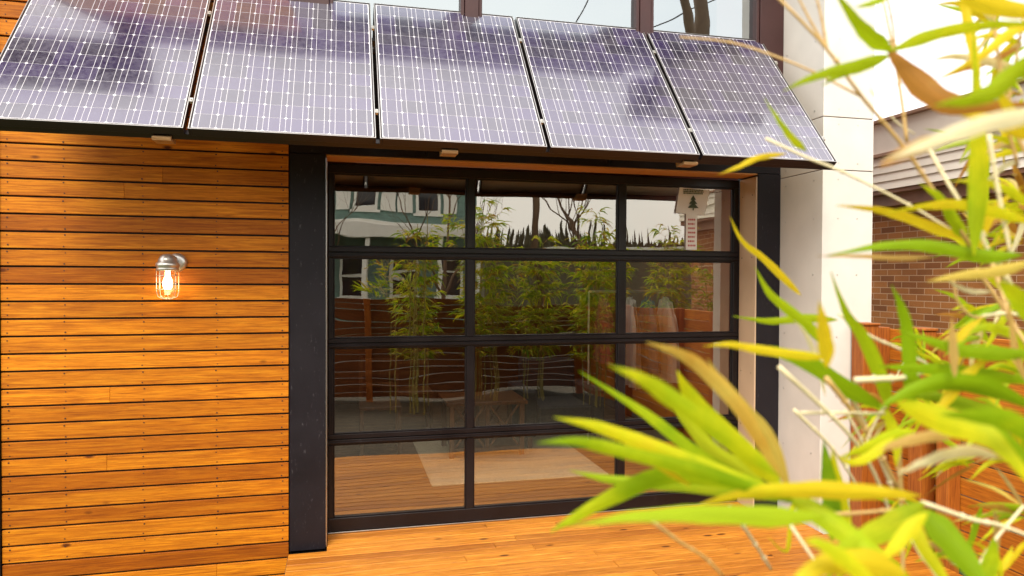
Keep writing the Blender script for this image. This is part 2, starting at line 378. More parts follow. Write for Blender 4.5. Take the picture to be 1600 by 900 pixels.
# upper left boards above door-line (behind panels) already in siding; black columns
def panelbox(name, x0, x1, y0, y1, z0, z1, mat, bev=.002):
    b = MB(); b.box(x0, x1, y0, y1, z0, z1, 0, .5, bev); return b.build(name, mat, house)
panelbox('column', -.319, -.103, YF-.012, YF+.26, -.012, 2.452, black_panel)
panelbox('column', 2.923, 3.108, YF-.010, YF+.26, -.012, 2.452, black_panel)
# lintel of three panels with joints
for a, b in ((-.319, .52), (.523, 1.78), (1.783, 3.108)):
    panelbox('lintel', a, b, YF-.008, YF+.26, 2.455, 3.0, black_panel)
# head trim and jambs
panelbox('head_trim', -.100, 2.920, YF-.004, YF+.205, 2.444, 2.4535, jamb_top, .001)
panelbox('jamb', -.1018, -.096, YF-.014, YF+.205, 0, 2.431, alu, .001)
sc = MB(); sc.box(2.909, 2.9215, YF-.004, YF+.205, 0, 2.431, 0, .5, .001)
for z in (.25, .6, 1.0, 1.4, 1.85, 2.3):
    for yy in (YF+.04, YF+.17): sc.tube([(2.9085, yy, z+U(-.01, .01)), (2.912, yy, z)], .004, 8, 1)
sc.build('jamb', [jamb_m, pframe], house)

# garage door: rails and stiles in a recess; glass sheets
YD = 4.722
gd = MB()
zr = [(0.012, .098), (.585, .652), (1.222, 1.284), (1.818, 1.889), (2.372, 2.431)]
for k, (a, b) in enumerate(zr):
    if k in (1, 2, 3):   # two meeting rails with a shadow line
        m_ = (a+b)/2
        gd.box(-.092, 2.906, YD, YD+.05, a, m_-.0025, 0, .5, .003); gd.box(-.092, 2.906, YD, YD+.05, m_+.0025, b, 0, .5, .003)
        gd.box(-.092, 2.906, YD-.007, YD-.001, a+.008, a+.018, 0, .5, .002)
        gd.box(-.09, 2.904, YD+.012, YD+.04, m_-.0024, m_+.0024, 0)
    else: gd.box(-.092, 2.906, YD, YD+.05, a, b, 0, .5, .003)
xs = [(-.092, -.060), (.828, .878), (1.938, 1.992), (2.862, 2.906)]
for a, b in xs:
    for k in range(4):
        gd.box(a, b, YD+.002, YD+.048, zr[k][1]+.0005, zr[k+1][0]-.0005, 0, .5, .003)
gdo = gd.build('roll_up_door', black_metal, house)
b = MB(); b.box(-.092, 2.906, YD-.012, YD-.002, .002, .010, 0, .5, .001); b.build('bottom_seal', alu, gdo)
for k in range(4):
    for j in range(3):
        a, c_ = xs[j][1], xs[j+1][0]; z0, z1 = zr[k][1], zr[k+1][0]
        pm = MB(); tx, tz = U(-.0015, .0015), U(-.0012, .0012); yy = YD+.028
        pm.addmesh([(a, yy-tx-tz, z0), (c_, yy+tx-tz, z0), (c_, yy+tx+tz, z1), (a, yy-tx+tz, z1)], [(0, 1, 2, 3)])
        pm.build('glass_pane', pane_m, gdo)
        # thin bead round the glass
        bd = MB(); e = .009
        for q in ((a, a+e, z0, z1), (c_-e, c_, z0, z1), (a+e, c_-e, z0, z0+e), (a+e, c_-e, z1-e, z1)):
            bd.box(q[0], q[1], YD+.012, YD+.026, q[2], q[3], 0, .5, .002)
        bd.build('glazing_bead', black_metal, gdo)

# white pilaster: three stacked panels with joints and screws
PX0, PX1, PY = 3.111, 3.505, 4.047
for a, b in ((-.03, 2.420), (2.426, 2.773), (2.779, 4.6), (4.606, 5.5)):
    sc = MB(); sc.box(PX0, PX1, PY, YF+.26, a, b, 0, .5, .0015)
    for zz in (.1, .5, .9, 1.3, 1.72, 2.1, 2.36, 2.47, 2.73, 2.83, 3.3):
        if a < zz < b:
            for x in (PX0+.12, PX0+.27): sc.tube([(x, PY-.0015, zz), (x, PY+.003, zz)], .005, 8, 1)
            for yy in (PY+.09, PY+.40): sc.tube([(PX0-.002, yy, zz), (PX0+.003, yy, zz)], .0055, 8, 1)
    sc.build('pilaster_panel', [white_p, galv], house)
panelbox('pilaster_core', PX0+.006, PX1-.006, PY+.006, YF+.25, -.03, 5.49, joint_m, 0)
# upper storey: windows in dark red frames
def winpart(x0, x1, z0, z1, fr=.03):
    f_ = MB()
    f_.box(x0, x0+fr, YF-.02, YF+.08, z0, z1, 0, .5, .003); f_.box(x1-fr, x1, YF-.02, YF+.08, z0, z1, 0, .5, .003)
    f_.box(x0+fr, x1-fr, YF-.02, YF+.08, z0, z0+fr, 0, .5, .003); f_.box(x0+fr, x1-fr, YF-.02, YF+.08, z1-fr, z1, 0, .5, .003)
    o = f_.build('window', bronze, house)
    p = MB(); p.addmesh([(x0+fr, YF+.03, z0+fr), (x1-fr, YF+.03, z0+fr), (x1-fr, YF+.03, z1-fr), (x0+fr, YF+.03, z1-fr)], [(0, 1, 2, 3)]); p.build('pane', win_m, o)
WZ0, WZ1 = 3.1, 4.55
for a, b in ((-.08, .765), (.86, 1.985), (2.07, 2.915)): winpart(a, b, WZ0, WZ1, .022)
for a, b in ((-.319, -.083), (.768, .857), (1.988, 2.067), (2.918, 3.108)): panelbox('window_post', a, b, YF-.028, YF+.1, 3.003, WZ1, bronze)
panelbox('window_apron', -.08, 2.915, YF-.006, YF+.1, 3.003, WZ0-.002, black_panel)
panelbox('upper_wall', -.319, 3.108, YF-.01, YF+.1, WZ1+.003, 6.5, maroon)
panelbox('room_liner', -.3, 3.1, YF+.9, YF+1.0, 3.0, 6.5, wall_in, 0)
panelbox('eave', -1.9, 2.74, YF-.13, YF-.012, 5.55, 5.75, maroon)
panelbox('roof_slab', 3.51, 5.6, 4.15, YF+.6, 5.5, 6.5, maroon)
panelbox('canopy', -3.1, -1.66, 3.95, YF-.14, 5.55, 5.75, bronze)
panelbox('canopy', 2.9, 4.4, 3.97, YF-.14, 5.55, 5.75, bronze)
# room behind the door
rm = MB()
rm.box(-3.4, -3.3, 4.8, 9.5, -.02, 2.9); rm.build('interior_wall', wall_in, house)
rm = MB(); rm.box(-3.3, 3.42, 9.5, 9.6, -.02, 2.9); rm.build('interior_back_wall', wall_in, house)
rm = MB(); rm.box(3.42, 3.50, 4.78, 9.5, -.3, 6.5); rm.build('interior_side_wall', wall_red, house)
for q in ((-3.4, 3.42, 4.79, 5.6), (-3.4, 3.42, 7.6, 9.6), (-3.4, .1, 5.601, 7.599), (2.7, 3.42, 5.601, 7.599)):   # ceiling opening added over the rug so sky light brightens it
    rm = MB(); rm.box(*q, 2.901, 2.99); rm.build('interior_ceiling', wall_in, house)
rm = MB(); rm.box(-3.3, -.33, 4.78, 4.84, -.02, 2.9); rm.build('interior_front_wall', wall_in, house)
rm = MB(); rm.box(3.12, 3.419, 4.78, 4.84, -.02, 2.9); rm.build('interior_front_wall', wall_in, house)
fl = MB(); y = 4.75
while y < 9.5:
    fl.box(-3.3, 3.415, y, y+.087, -.02, .0, 0, rnd(), .002); y += .09
tag(fl.build('floor', floor_w), kind='structure')

# ------------------------------------------------------------------ solar panels
TIL = .88885; ct, st_ = math.cos(TIL), math.sin(TIL)
YB, ZB, PITCH, PW, PH = 3.70, 2.412, .925, .905, 1.300
def solar():
    root = empty('solar_panel', (0, 0, 0))
    # local frame: X along, Y/Z down the slope (origin at lower left corner of the glass)
    def T(u, v, n): return (u, v*ct-n*st_, v*st_+n*ct)
    fr = MB(); t = .012
    for q in ((0, t, 0, PH), (PW-t, PW, 0, PH), (t, PW-t, 0, t), (t, PW-t, PH-t, PH)): fr.box(q[0], q[1], q[2], q[3], -.042, .002, 0, .5, .0015, T)
    fr.box(t, PW-t, .012, .045, -.042, -.038, 0, .5, 0, T); fr.box(t, PW-t, PH*.28, PH*.28+.035, -.09, -.045, 0, .5, 0, T); fr.box(t, PW-t, PH*.74, PH*.74+.035, -.09, -.045, 0, .5, 0, T)
    fr.build('frame', pframe, root)
    rim = MB()
    for q in ((.001, .0045, .001, PH-.001), (PW-.0045, PW-.001, .001, PH-.001), (.0045, PW-.0045, .001, .0045), (.0045, PW-.0045, PH-.0045, PH-.001)): rim.box(q[0], q[1], q[2], q[3], .0022, .0032, 0, .5, 0, T)
    rim.build('frame_edge', alu, root)
    bk = MB(); bk.box(t, PW-t, t, PH-t, -.010, -.004, 0, .5, 0, T); bk.box(PW*.4, PW*.6, PH-.2, PH-.08, -.035, -.0105, 1, .5, 0, T); bk.build('backsheet', [backs, pframe], root)
    wh = MB(); wh.face([T(t, t, -.001), T(PW-t, t, -.001), T(PW-t, PH-t, -.001), T(t, PH-t, -.001)], 0); wh.build('laminate', line_m, root)
    ce = MB(); m_ = .0165; cw = (PW-2*m_)/8; chh = (PH-2*m_)/12; g = .0010; k = .0075
    for i in range(8):
        for j in range(12):
            a, b, c, d_ = m_+i*cw+g, m_+(i+1)*cw-g, m_+j*chh+.0011, m_+(j+1)*chh-.0011
            ce.face([T(*p, -.0004) for p in ((a+k, c), (b-k, c), (b, c+k), (b, d_-k), (b-k, d_), (a+k, d_), (a, d_-k), (a, c+k))], 0, rnd())
    ce.build('cell', cell_m, root)
    bb = MB()
    for i in range(8):
        for fx in (.25, .75):
            x = m_+(i+fx)*cw; bb.face([T(x-.001, m_, .0002), T(x+.001, m_, .0002), T(x+.001, PH-m_, .0002), T(x-.001, PH-m_, .0002)])
    bb.build('busbar', line_m, root)
    for v in (PH*.16, PH*.78):
        cl = MB()
        cl.box(PW+.001, PW+.018, v, v+.03, -.012, .004, 0, .5, .001, T); cl.tube([T(PW+.01, v+.015, .004), T(PW+.01, v+.015, .009)], .005, 8)
        cl.build('clamp', galv, root)
    return root
sp = solar()
names = ['leftmost solar panel above the cedar board wall, cut off by the photo edge', 'second solar panel from the left, above the wall lamp and black column',
         'middle solar panel above the left part of the glazed door', 'fourth solar panel, above the right half of the glazed door', 'rightmost solar panel with its lower corner in front of the white pilaster']
for i in range(5):
    o = sp if i == 0 else copy_tree(sp)
    o.location = (-1.662+i*PITCH, YB, ZB-.0012*i); tag(o, names[i], 'solar panel', 'row of tilted solar panels above the door')
    o.rotation_euler = (rad(U(-.25, .25)), 0, 0)
# support rail + brackets
def PT(u, v, n): return (-1.662+u, YB+v*ct-n*st_, ZB+v*st_+n*ct)
r_ = MB(); r_.box(-.02, 5*PITCH, .015, .05, -.085, -.048, 0, .5, .002, PT); r_.box(-.02, 5*PITCH, PH*.8, PH*.8+.035, -.14, -.1, 0, .5, .002, PT)
tag(r_.build('mounting_rail', pframe), 'long dark mounting rails running under all five solar panels', 'rail')
for x, lb in ((-.865, 'raw wood bracket under the panels above the wall lamp'), (.562, 'raw wood bracket under the panels above the left door panes'), (1.985, 'raw wood bracket under the panels above the right door panes')):
    b = MB(); h0 = 2.358; yb = 3.745
    prof = [(yb, h0), (yb+.10, h0), (yb+.115, h0+.05), (yb+.02, h0+.03), (yb-.008, h0+.012)]
    n_ = len(prof); w_ = .043
    b.addmesh([(x-w_, p[0], p[1]) for p in prof]+[(x+w_, p[0], p[1]) for p in prof], [tuple(range(n_)), tuple(range(n_, 2*n_))[::-1]]+[(i, (i+1) % n_, n_+(i+1) % n_, n_+i) for i in range(n_)], 0, rnd())
    tag(b.build('bracket', block_w), lb, 'bracket', 'wooden brackets under the solar panels')

# ------------------------------------------------------------------ wall lamp
LX, LY = -.984, 4.395
lamp = empty('wall_lamp', (LX, YF-.02, 1.77), label='lit nautical cage wall lamp of galvanised metal on the cedar board wall', cat='wall lamp')
b = MB(); b.lathe([(0, .030), (.03, .030), (.046, .026), (.054, .016), (.056, 0)], (LX+.03, YF-.019, 1.772), 28, 0, 'Y'); b.build('back_plate', galv, lamp, True)
b = MB(); b.tube([(LX+.03, YF-.03, 1.775), (LX+.02, YF-.06, 1.79), (LX+.008, LY+.03, 1.79), (LX, LY, 1.772)], [.021, .020, .021, .022], 14); b.build('arm', galv, lamp, True)
b = MB(); b.lathe([(0, .098), (.02, .096), (.038, .085), (.048, .068), (.052, .05), (.060, .046), (.063, .036), (.063, .026), (.058, .022), (.060, .012), (.061, .002), (.05, 0), (0, 0)], (LX, LY, 1.722), 28); b.build('cap', galv, lamp, True)
b = MB(); b.lathe([(.046, 0), (.048, -.03), (.048, -.10), (.043, -.135), (.028, -.15), (0, -.153)], (LX, LY, 1.722), 24); b.build('glass_jar', jar_m, lamp, True)
b = MB(); b.lathe([(0, -.002), (.012, -.004), (.013, -.03), (.022, -.05), (.027, -.075), (.022, -.098), (.008, -.108), (0, -.109)], (LX, LY, 1.722), 20); b.build('bulb', bulb_m, lamp, True)
b = MB()
for k in range(8):
    a = 2*math.pi*k/8+.2; c, s_ = math.cos(a), math.sin(a)
    b.tube([(LX+c*.058, LY+s_*.058, 1.724), (LX+c*.058, LY+s_*.058, 1.60), (LX+c*.05, LY+s_*.05, 1.572), (LX+c*.02, LY+s_*.02, 1.558), (LX, LY, 1.556)], .0018, 6)
for z in (1.695, 1.655, 1.615):
    b.tube([(LX+.059*math.cos(a), LY+.059*math.sin(a), z) for a in [2*math.pi*i/28 for i in range(29)]], .0018, 6, caps=False)
b.tube([(LX+.036*math.cos(a), LY+.036*math.sin(a), 1.5635) for a in [2*math.pi*i/20 for i in range(21)]], .0018, 6, caps=False)
b.build('cage', galv, lamp, True)
pl = bpy.data.lights.new('lamp_light', 'POINT'); pl.energy = 1.1; pl.color = (1, .72, .2); pl.shadow_soft_size = .02
po = bpy.data.objects.new('lamp_light', pl); col.objects.link(po); po.location = (LX, LY-.0, 1.66); 

# ------------------------------------------------------------------ right fence, brick building
def fence(x0, y0, x1, y1, posts, mat, label, height=1.36, name='fence'):
    """horizontal-board fence from (x0,y0) to (x1,y1)"""
    a = Vector((x0, y0, 0)); b_ = Vector((x1, y1, 0)); L_ = (b_-a).length; dr = (b_-a)/L_; nr = Vector((dr.y, -dr.x, 0))
    def T(u, v, z): return tuple(a+dr*u+nr*v+Vector((0, 0, z)))
    root = empty(name, (x0, y0, 0), label=label, cat='fence')
    bd = MB(); z = .0
    while z < height-.09:
        p = 0
        for q in list(posts[1:])+[L_]:
            if q-p > .05: bd.box(p+.001, q-.001, U(-.001, .001)-.009, .009, z+.004, z+.101, 0, rnd(), .002, T)
            p = q
        z += .105
    bd.build('board', mat, root)
    for q in posts:
        pb = MB(); pb.box(q-.045, q+.045, .012, .10, -.05, height+.012, 0, rnd(), .003, T); pb.build('post', post_w, root)
    return root
# right side fence: boards face -X
fence(3.56, 4.03, 3.56, -.5, (.06, .62, 1.4, 2.8), cedar_y, 'cedar fence of horizontal boards in front of the brick building')
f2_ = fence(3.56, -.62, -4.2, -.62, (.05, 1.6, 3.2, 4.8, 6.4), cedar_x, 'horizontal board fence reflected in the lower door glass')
# wooden post and cap rails seen beside the pilaster
pp = empty('gate_post', (3.40, 3.95, 0), label='dark stained square cedar post standing against the foot of the white pilaster', cat='post')
b = MB(); b.box(3.335, 3.455, 3.92, 4.03, -.05, 1.385, 0, .3, .004); b.build('shaft', post_w, pp)
b = MB(); b.box(3.33, 3.46, 3.91, 4.035, 1.386, 1.40, 0, .3, .003); b.build('post_cap', post_w, pp)
p2 = empty('fence_post', (3.5, 3.56, 0), label='reddish square fence post with flat cap between the two board panels', cat='post')
b = MB(); b.box(3.44, 3.545, 3.545, 3.65, -.05, 1.375, 0, .45, .004); b.build('shaft', post_w, p2)
b = MB(); b.box(3.43, 3.547, 3.535, 3.66, 1.376, 1.392, 0, .6, .003); b.build('post_cap', post_w, p2)

bb_ = empty('brick_building', (5.85, 5, 0), label='brown brick building with cream siding fascia behind the cedar fence', cat='building')
b = MB(); b.box(5.85, 9.5, -1.5, 12, -.05, 2.60); b.build('wall', brick_m, bb_)
b = MB(); b.box(5.60, 9.5, -1.5, 12.0, 2.601, 2.64); b.box(5.70, 5.849, -1.5, 12, 2.48, 2.60); b.build('soffit', soff, bb_)
b = MB()
z = 2.642
for k in range(4):
    h = .088
    b.addmesh([(5.575, -1.5, z), (5.575, 12, z), (5.59, 12, z+h), (5.59, -1.5, z+h), (5.62, -1.5, z), (5.62, 12, z), (5.62, 12, z+h), (5.62, -1.5, z+h)],
              [(0, 1, 2, 3), (4, 7, 6, 5), (0, 4, 5, 1), (3, 2, 6, 7), (1, 5, 6, 2), (0, 3, 7, 4)]); z += h
b.build('fascia_siding', cream, bb_)
b = MB(); b.box(5.55, 5.63, -1.5, 12, 2.995, 3.03, 0, .5, .004); b.box(5.55, 5.63, -1.5, 12, 3.36, 3.395, 0, .5, .004); b.build('flashing', soff, bb_)
b = MB(); b.box(5.60, 9.5, -1.5, 12, 3.031, 3.359); b.build('parapet', cream, bb_)

# ------------------------------------------------------------------ inside the room
rg = MB()
rg.box(.70, 2.22, 5.60, 7.3, .001, .014, 0, .5, .004); tag(rg.build('rug', rug_m), 'pale woven rug on the dark interior floorboards', 'rug')
tb = empty('side_table', (1.33, 6.55, 0), label='dark wood table with crossed side braces standing on the rug', cat='table')
b = MB(); b.box(.93, 1.70, 6.35, 6.95, .50, .535, 0, .4, .005); b.build('tabletop', furn_w, tb)
for x in (.96, 1.63):
    for yy in (6.38, 6.88):
        b = MB(); b.box(x, x+.045, yy, yy+.045, .015, .499, 0, rnd(), .003); b.build('leg', furn_w, tb)
for yy in (6.40, 6.90):
    b = MB()
    b.box(1.006, 1.629, yy-.012, yy+.012, .06, .10, 0, .4); b.box(1.30, 1.335, yy-.012, yy+.012, .101, .498, 0, .4)
    for (xa, xb) in ((1.006, 1.30), (1.335, 1.629)):
        b.tube([(xa+.01, yy, .11), (xb-.01, yy, .49)], .014, 4); b.tube([(xa+.01, yy, .49), (xb-.01, yy, .11)], .014, 4)
    b.build('cross_brace', furn_w, tb)
b = MB(); b.box(1.0, 1.64, 6.43, 6.87, .075, .10, 0, .4, .003); b.build('shelf', furn_w, tb)
def armchair(x, y, label, mat, s=1.):
    r = empty('armchair', (x, y, 0), label=label, cat='armchair')
    def bx(nm, *q, bev=.02):
        b = MB(); b.box(x+q[0]*s, x+q[1]*s, y+q[2]*s, y+q[3]*s, q[4]*s, q[5]*s, 0, .5, bev); b.build(nm, mat if nm != 'leg' else furn_w, r)
    bx('seat', -.28, .28, -.3, .3, .2, .42); bx('backrest', -.30, .30, .305, .45, .2, .82)
    bx('armrest', -.42, -.285, -.3, .44, .12, .58); bx('armrest', .285, .42, -.3, .44, .12, .58)
    for a in (-.38, .34):
        for c in (-.28, .38): bx('leg', a, a+.05, c, c+.05, .0, .118, bev=.004)
armchair(2.15, 6.9, 'dark upholstered armchair right of the side table', dark_fab)
def chair(x, y, label):
    r = empty('dining_chair', (x, y, 0), label=label, cat='chair')
    for a in (-.19, .16):
        b = MB(); b.box(x+a, x+a+.035, y-.2, y-.165, 0, .43); b.build('leg', furn_w, r)
        b = MB(); b.box(x+a, x+a+.035, y+.165, y+.2, 0, .9); b.build('leg', furn_w, r)
    b = MB(); b.box(x-.2, x+.2, y-.21, y+.205, .431, .465, 0, .4, .006); b.build('seat', furn_w, r)
    for z in (.6, .72, .84):
        b = MB(); b.box(x-.155, x+.155, y+.175, y+.19, z, z+.04); b.build('slat', furn_w, r)
    b = MB(); b.box(x-.155, x+.155, y-.195, y-.17, .2, .23); b.build('stretcher', furn_w, r)
chair(.35, 6.9, 'slatted wooden chair left of the side table behind the glass'); chair(.75, 7.7, 'slatted wooden chair standing deeper in the room behind the side table')
# garments on a rail
rk = empty('garment_rail', (2.9, 6.9, 0), label='metal clothes rail behind the right door panes', cat='clothes rail')
b = MB(); b.tube([(2.5, 6.9, 1.55), (3.5, 6.9, 1.55)], .012, 8); b.build('bar', galv, rk)
for x in (2.5, 3.5):
    b = MB(); b.tube([(x, 6.9, 0), (x, 6.9, 1.55)], .012, 8); b.build('upright', galv, rk)
def garment(x, y, z, mat, wd, ht, label, cat='garment'):
    V = []; n1, n2 = 14, 8
    for i in range(n2+1):
        t = i/n2; ww = wd*(.55+.45*min(1, t*3))*(1+.15*t)
        for j in range(n1+1):
            u = j/n1*2-1; V.append((x+.035*math.sin(u*9+x*7)*(.3+t), y+u*ww/2, z-ht*t-.06*abs(u)*(t < .15)))
    B = [(p[0]+.03, p[1], p[2]) for p in V]
    nn = n1+1; fs = [(i*nn+j, i*nn+j+1, (i+1)*nn+j+1, (i+1)*nn+j) for i in range(n2) for j in range(n1)]
    m_ = len(V); fs += [tuple(q+m_ for q in f_)[::-1] for f_ in fs]
    b = MB(); b.addmesh(V+B, fs); tag(b.build('garment', mat, None, True), label, cat, 'clothes hanging on the indoor rail')
garment(2.65, 6.9, 1.5, red_fab, .45, .7, 'dark red garment hanging at the left end of the rail')
garment(2.95, 6.9, 1.5, pale_fab, .45, .95, 'pale long garment hanging beside the dark red one')
garment(3.15, 6.9, 1.5, blue_fab, .45, .8, 'blue garment hanging in the middle right of the rail')
garment(3.35, 6.9, 1.5, pale_fab, .45, .9, 'pale garment hanging at the right end of the rail')
# solid sheet on the top right pane, standing in for a reflected street sign
sg = empty('sign_reflection', (2.55, YD+.012, 2.2), label='white sheet with a tree emblem on the top right pane, in place of a reflected street sign', cat='sign')
ys = YD+.012
b = MB()
b.box(0, 1, 0, .002, 0, 1, 0, .5, 0, lambda u, v, w_: (2.42+.24*u+.012*w_*u-.03*(1-w_), ys+v+.01*u, 2.175+.19*w_-.012*u)); b.build('sheet', paper, sg)
b = MB(); b.box(2.475, 2.565, ys+.003, ys+.005, 1.905, 2.172); b.build('strip', paper, sg)
b = MB()
for k, (hw, zz, hh) in enumerate(((.022, 2.275, .035), (.034, 2.245, .04), (.045, 2.215, .042))):
    b.face([(2.53-hw, ys-.002, zz), (2.53+hw, ys-.002, zz), (2.53, ys-.002, zz+hh)])
b.box(2.525, 2.535, ys-.003, ys-.002, 2.198, 2.214); b.build('tree_emblem', ink_g, sg)
b = MB()
for r_i in range(3):
    x = 2.45
    while x < 2.61:
        w_ = U(.006, .013); b.box(x, x+w_, ys-.003, ys-.0022, 2.318+r_i*.013, 2.327+r_i*.013); x += w_+.004
b.build('lettering', ink_g, sg)
b = MB()
for r_i in range(7):
    x = 2.492
    while x < 2.545:
        w_ = U(.006, .013); b.box(x, x+w_, ys+.0005, ys+.0015, 1.93+r_i*.032, 1.943+r_i*.032); x += w_+.005
b.build('red_lettering', ink_r, sg)

# ------------------------------------------------------------------ across the road (seen as reflections)
th = empty('teal_house', (1, -16, 0), label='teal clapboard house with white window trim, reflected in the door glass', cat='house')
b = MB(); b.box(-8, 4.9, -24, -16.03, -.5, 6.2); b.build('wall', teal, th)
b = MB(); z = 0
while z < 6.1:
    b.addmesh([(-8, -15.985, z), (4.9, -15.985, z), (4.9, -16.01, z+.15), (-8, -16.01, z+.15), (-8, -16.03, z), (4.9, -16.03, z)], [(0, 1, 2, 3), (0, 4, 5, 1)]); z += .15
b.build('clapboard', teal, th)
b = MB(); b.addmesh([(-8.5, -15.4, 6.1), (5.4, -15.4, 6.1), (5.4, -24.6, 6.1), (-8.5, -24.6, 6.1), (-8.5, -20, 9), (5.4, -20, 9)], [(0, 1, 5, 4), (2, 3, 4, 5), (1, 2, 5), (3, 0, 4), (0, 3, 2, 1)]); b.build('roof', roofm, th)
def twin(x, z0, z1, hw, shut=True):
    f_ = MB()
    for q in ((x-hw, x-hw+.1, z0, z1), (x+hw-.1, x+hw, z0, z1), (x-hw+.1, x+hw-.1, z0, z0+.1), (x-hw+.1, x+hw-.1, z1-.1, z1), (x-hw+.1, x+hw-.1, (z0+z1)/2-.03, (z0+z1)/2+.03)):
        f_.box(q[0], q[1], -16, -15.93, q[2], q[3])
    f_.box(x-hw-.1, x+hw+.1, -16, -15.88, z0-.1, z0-.001)
    o = f_.build('window', white_trim, th)
    p = MB(); p.box(x-hw+.1, x+hw-.1, -15.99, -15.965, z0+.1, z1-.1); p.build('pane', Mat('dark_window_glass', (.02, .025, .03), .05).m, o)
    if shut:
        for a in (x-hw-.62, x+hw+.12):
            s_ = MB(); s_.box(a, a+.5, -15.97, -15.92, z0, z1, 0, .5, .01); s_.build('shutter', white_trim, o)
for x in (-4.3, .8, 3.0): twin(x, 4.13, 5.6, .45)
for x in (-1.0, .5, 2.2, 3.9): twin(x, .9, 2.4, .5, False)
b = MB(); b.box(-6, 4.7, -15.9, -13.9, 3.15, 3.45, 0, .5, .02); b.box(-6, 4.7, -13.9, -13.8, 2.95, 3.35, 0, .5, .02); b.build('porch_roof', white_trim, th)
for x in (-4, -1.6, .8, 3.2, 4.5):
    b = MB(); b.box(x-.07, x+.07, -14.05, -13.91, 0, 3.1); b.build('porch_post', white_trim, th)
# second building and far hillside
h2 = empty('grey_building', (14, -30, 0), label='low grey building with pale roof edge, reflected in the top middle pane', cat='building')
b = MB(); b.box(8, 34, -40, -30, -.5, 3.3); b.build('wall', painted('grey_render', (.11, .10, .06), .8, 0, False), h2)
b = MB(); b.box(7.6, 34.4, -40.4, -29.6, 3.3, 3.6); b.build('roof', white_trim, h2)
hl = MB(); n = 60
for k in range(n):
    x0_, x1_ = -150+k*7, -150+(k+1)*7
    def hh(x): return 9+3.0*mnoise.noise(Vector((x*.02, 3, 0)))
    hl.addmesh([(x0_, -90, -1), (x1_, -90, -1), (x1_, -140, hh(x1_)), (x0_, -140, hh(x0_)), (x1_, -200, hh(x1_)-4), (x0_, -200, hh(x0_)-4)], [(0, 1, 2, 3), (3, 2, 4, 5)])
tag(hl.build('hill', conifer, None, True), kind='structure')
tl = MB()
for k in range(1500):
    x = U(-60, 150); y = U(-146, -128); zb = (-y-90)/50*9-.5; h = U(1.6, 3.6)*(1 if rnd() < .9 else 1.5); r0_ = h*U(.2, .34)
    for q in range(4):
        zz = zb+h*q/4.6; rr = r0_*(1-q/4.6); nn = 7
        V = [(x+rr*U(.7, 1.2)*math.cos(2*math.pi*i/nn), y+rr*U(.7, 1.2)*math.sin(2*math.pi*i/nn), zz) for i in range(nn)]+[(x, y, zz+h*.42)]
        tl.addmesh(V, [(i, (i+1) % nn, nn) for i in range(nn)])
tag(tl.build('far_wood', conifer), 'dark conifer wood on the far hillside, reflected in the door glass', 'wood', kind='stuff')
# bare trees and pole with wires
def bare_tree(x, y, h, r, label, spread=.5, depth=5, seed=1):
    rs = random.Random(seed); trunk = MB(); cr = MB()
    def grow(p, d, ln, rr, lv):
        pts = [p]; q = Vector(p); dd = Vector(d)
        for _ in range(4):
            dd = (dd+Vector((rs.uniform(-1, 1), rs.uniform(-1, 1), rs.uniform(-.3, .8)))*.12).normalized(); q = q+dd*ln/4; pts.append(q.copy())
        (trunk if lv == 0 else cr).tube(pts, [rr*(1-.1*i) for i in range(5)], 7 if lv < 2 else 4, caps=False)
        if lv < depth:
            for _ in range(3 if lv < 3 else 2):
                nd = (dd+Vector((rs.uniform(-1, 1), rs.uniform(-1, 1), rs.uniform(-.2, .7)))*spread).normalized()
                st = pts[rs.choice((2, 3, 4))]; grow(st, nd, ln*rs.uniform(.55, .8), rr*.5, lv+1)
    grow(Vector((x, y, -.05)), Vector((0, 0, 1)), h*.42, r, 0)
    t = empty('bare_tree', (x, y, 0), label=label, cat='tree', group='leafless trees along the road')
    trunk.build('trunk', bark, t, True); cr.build('crown', bark, t, True)
bare_tree(-.35, -7.5, 6.5, .07, 'leafless young tree reflected before the left window of the teal house', seed=3, spread=.8)
bare_tree(2.4, -8, 6.0, .07, 'leafless young tree reflected before the right end of the teal house', seed=5, spread=.8)
bare_tree(6.6, -9, 6.5, .09, 'leafless spreading tree reflected in the top right pane', seed=8, spread=.9)
bare_tree(11.2, -11, 36, .3, 'thick bare trunk reflected in the right upper window', seed=11, spread=.6, depth=2)
up = empty('utility_pole', (7.2, -16, 0), label='dark utility pole carrying wires, reflected in the top middle pane', cat='utility pole')
b = MB(); b.tube([(7.2, -16, -.1), (7.2, -16, 9.5)], [.15, .11], 10); b.build('pole', bark, up, True)
b = MB(); b.box(6.1, 8.3, -16.06, -15.94, 8.8, 8.92); b.build('crossarm', bark, up)
for k, x in enumerate((6.3, 7.0, 8.1)):
    b = MB(); pts = [(x+(t-.3)*70, -16-(t-.3)*3*k, 9-1.2*math.sin(math.pi*((t*2.2) % 1))) for t in [i/60 for i in range(61)]]; b.tube(pts, .02, 4); b.build('wire', dark_gap, up)

for p0, p1 in (((7.2, -16, 9.4), (17, -13, 14)), ((7.2, -16, 9.1), (9.9, -15, 14.5)), ((7.2, -16, 9.2), (-6, -15, 10.5))):
    b = MB(); b.tube([p0, tuple((a+c)/2-(.3 if i == 2 else 0) for i, (a, c) in enumerate(zip(p0, p1))), p1], .028, 4); b.build('wire', dark_gap, up)
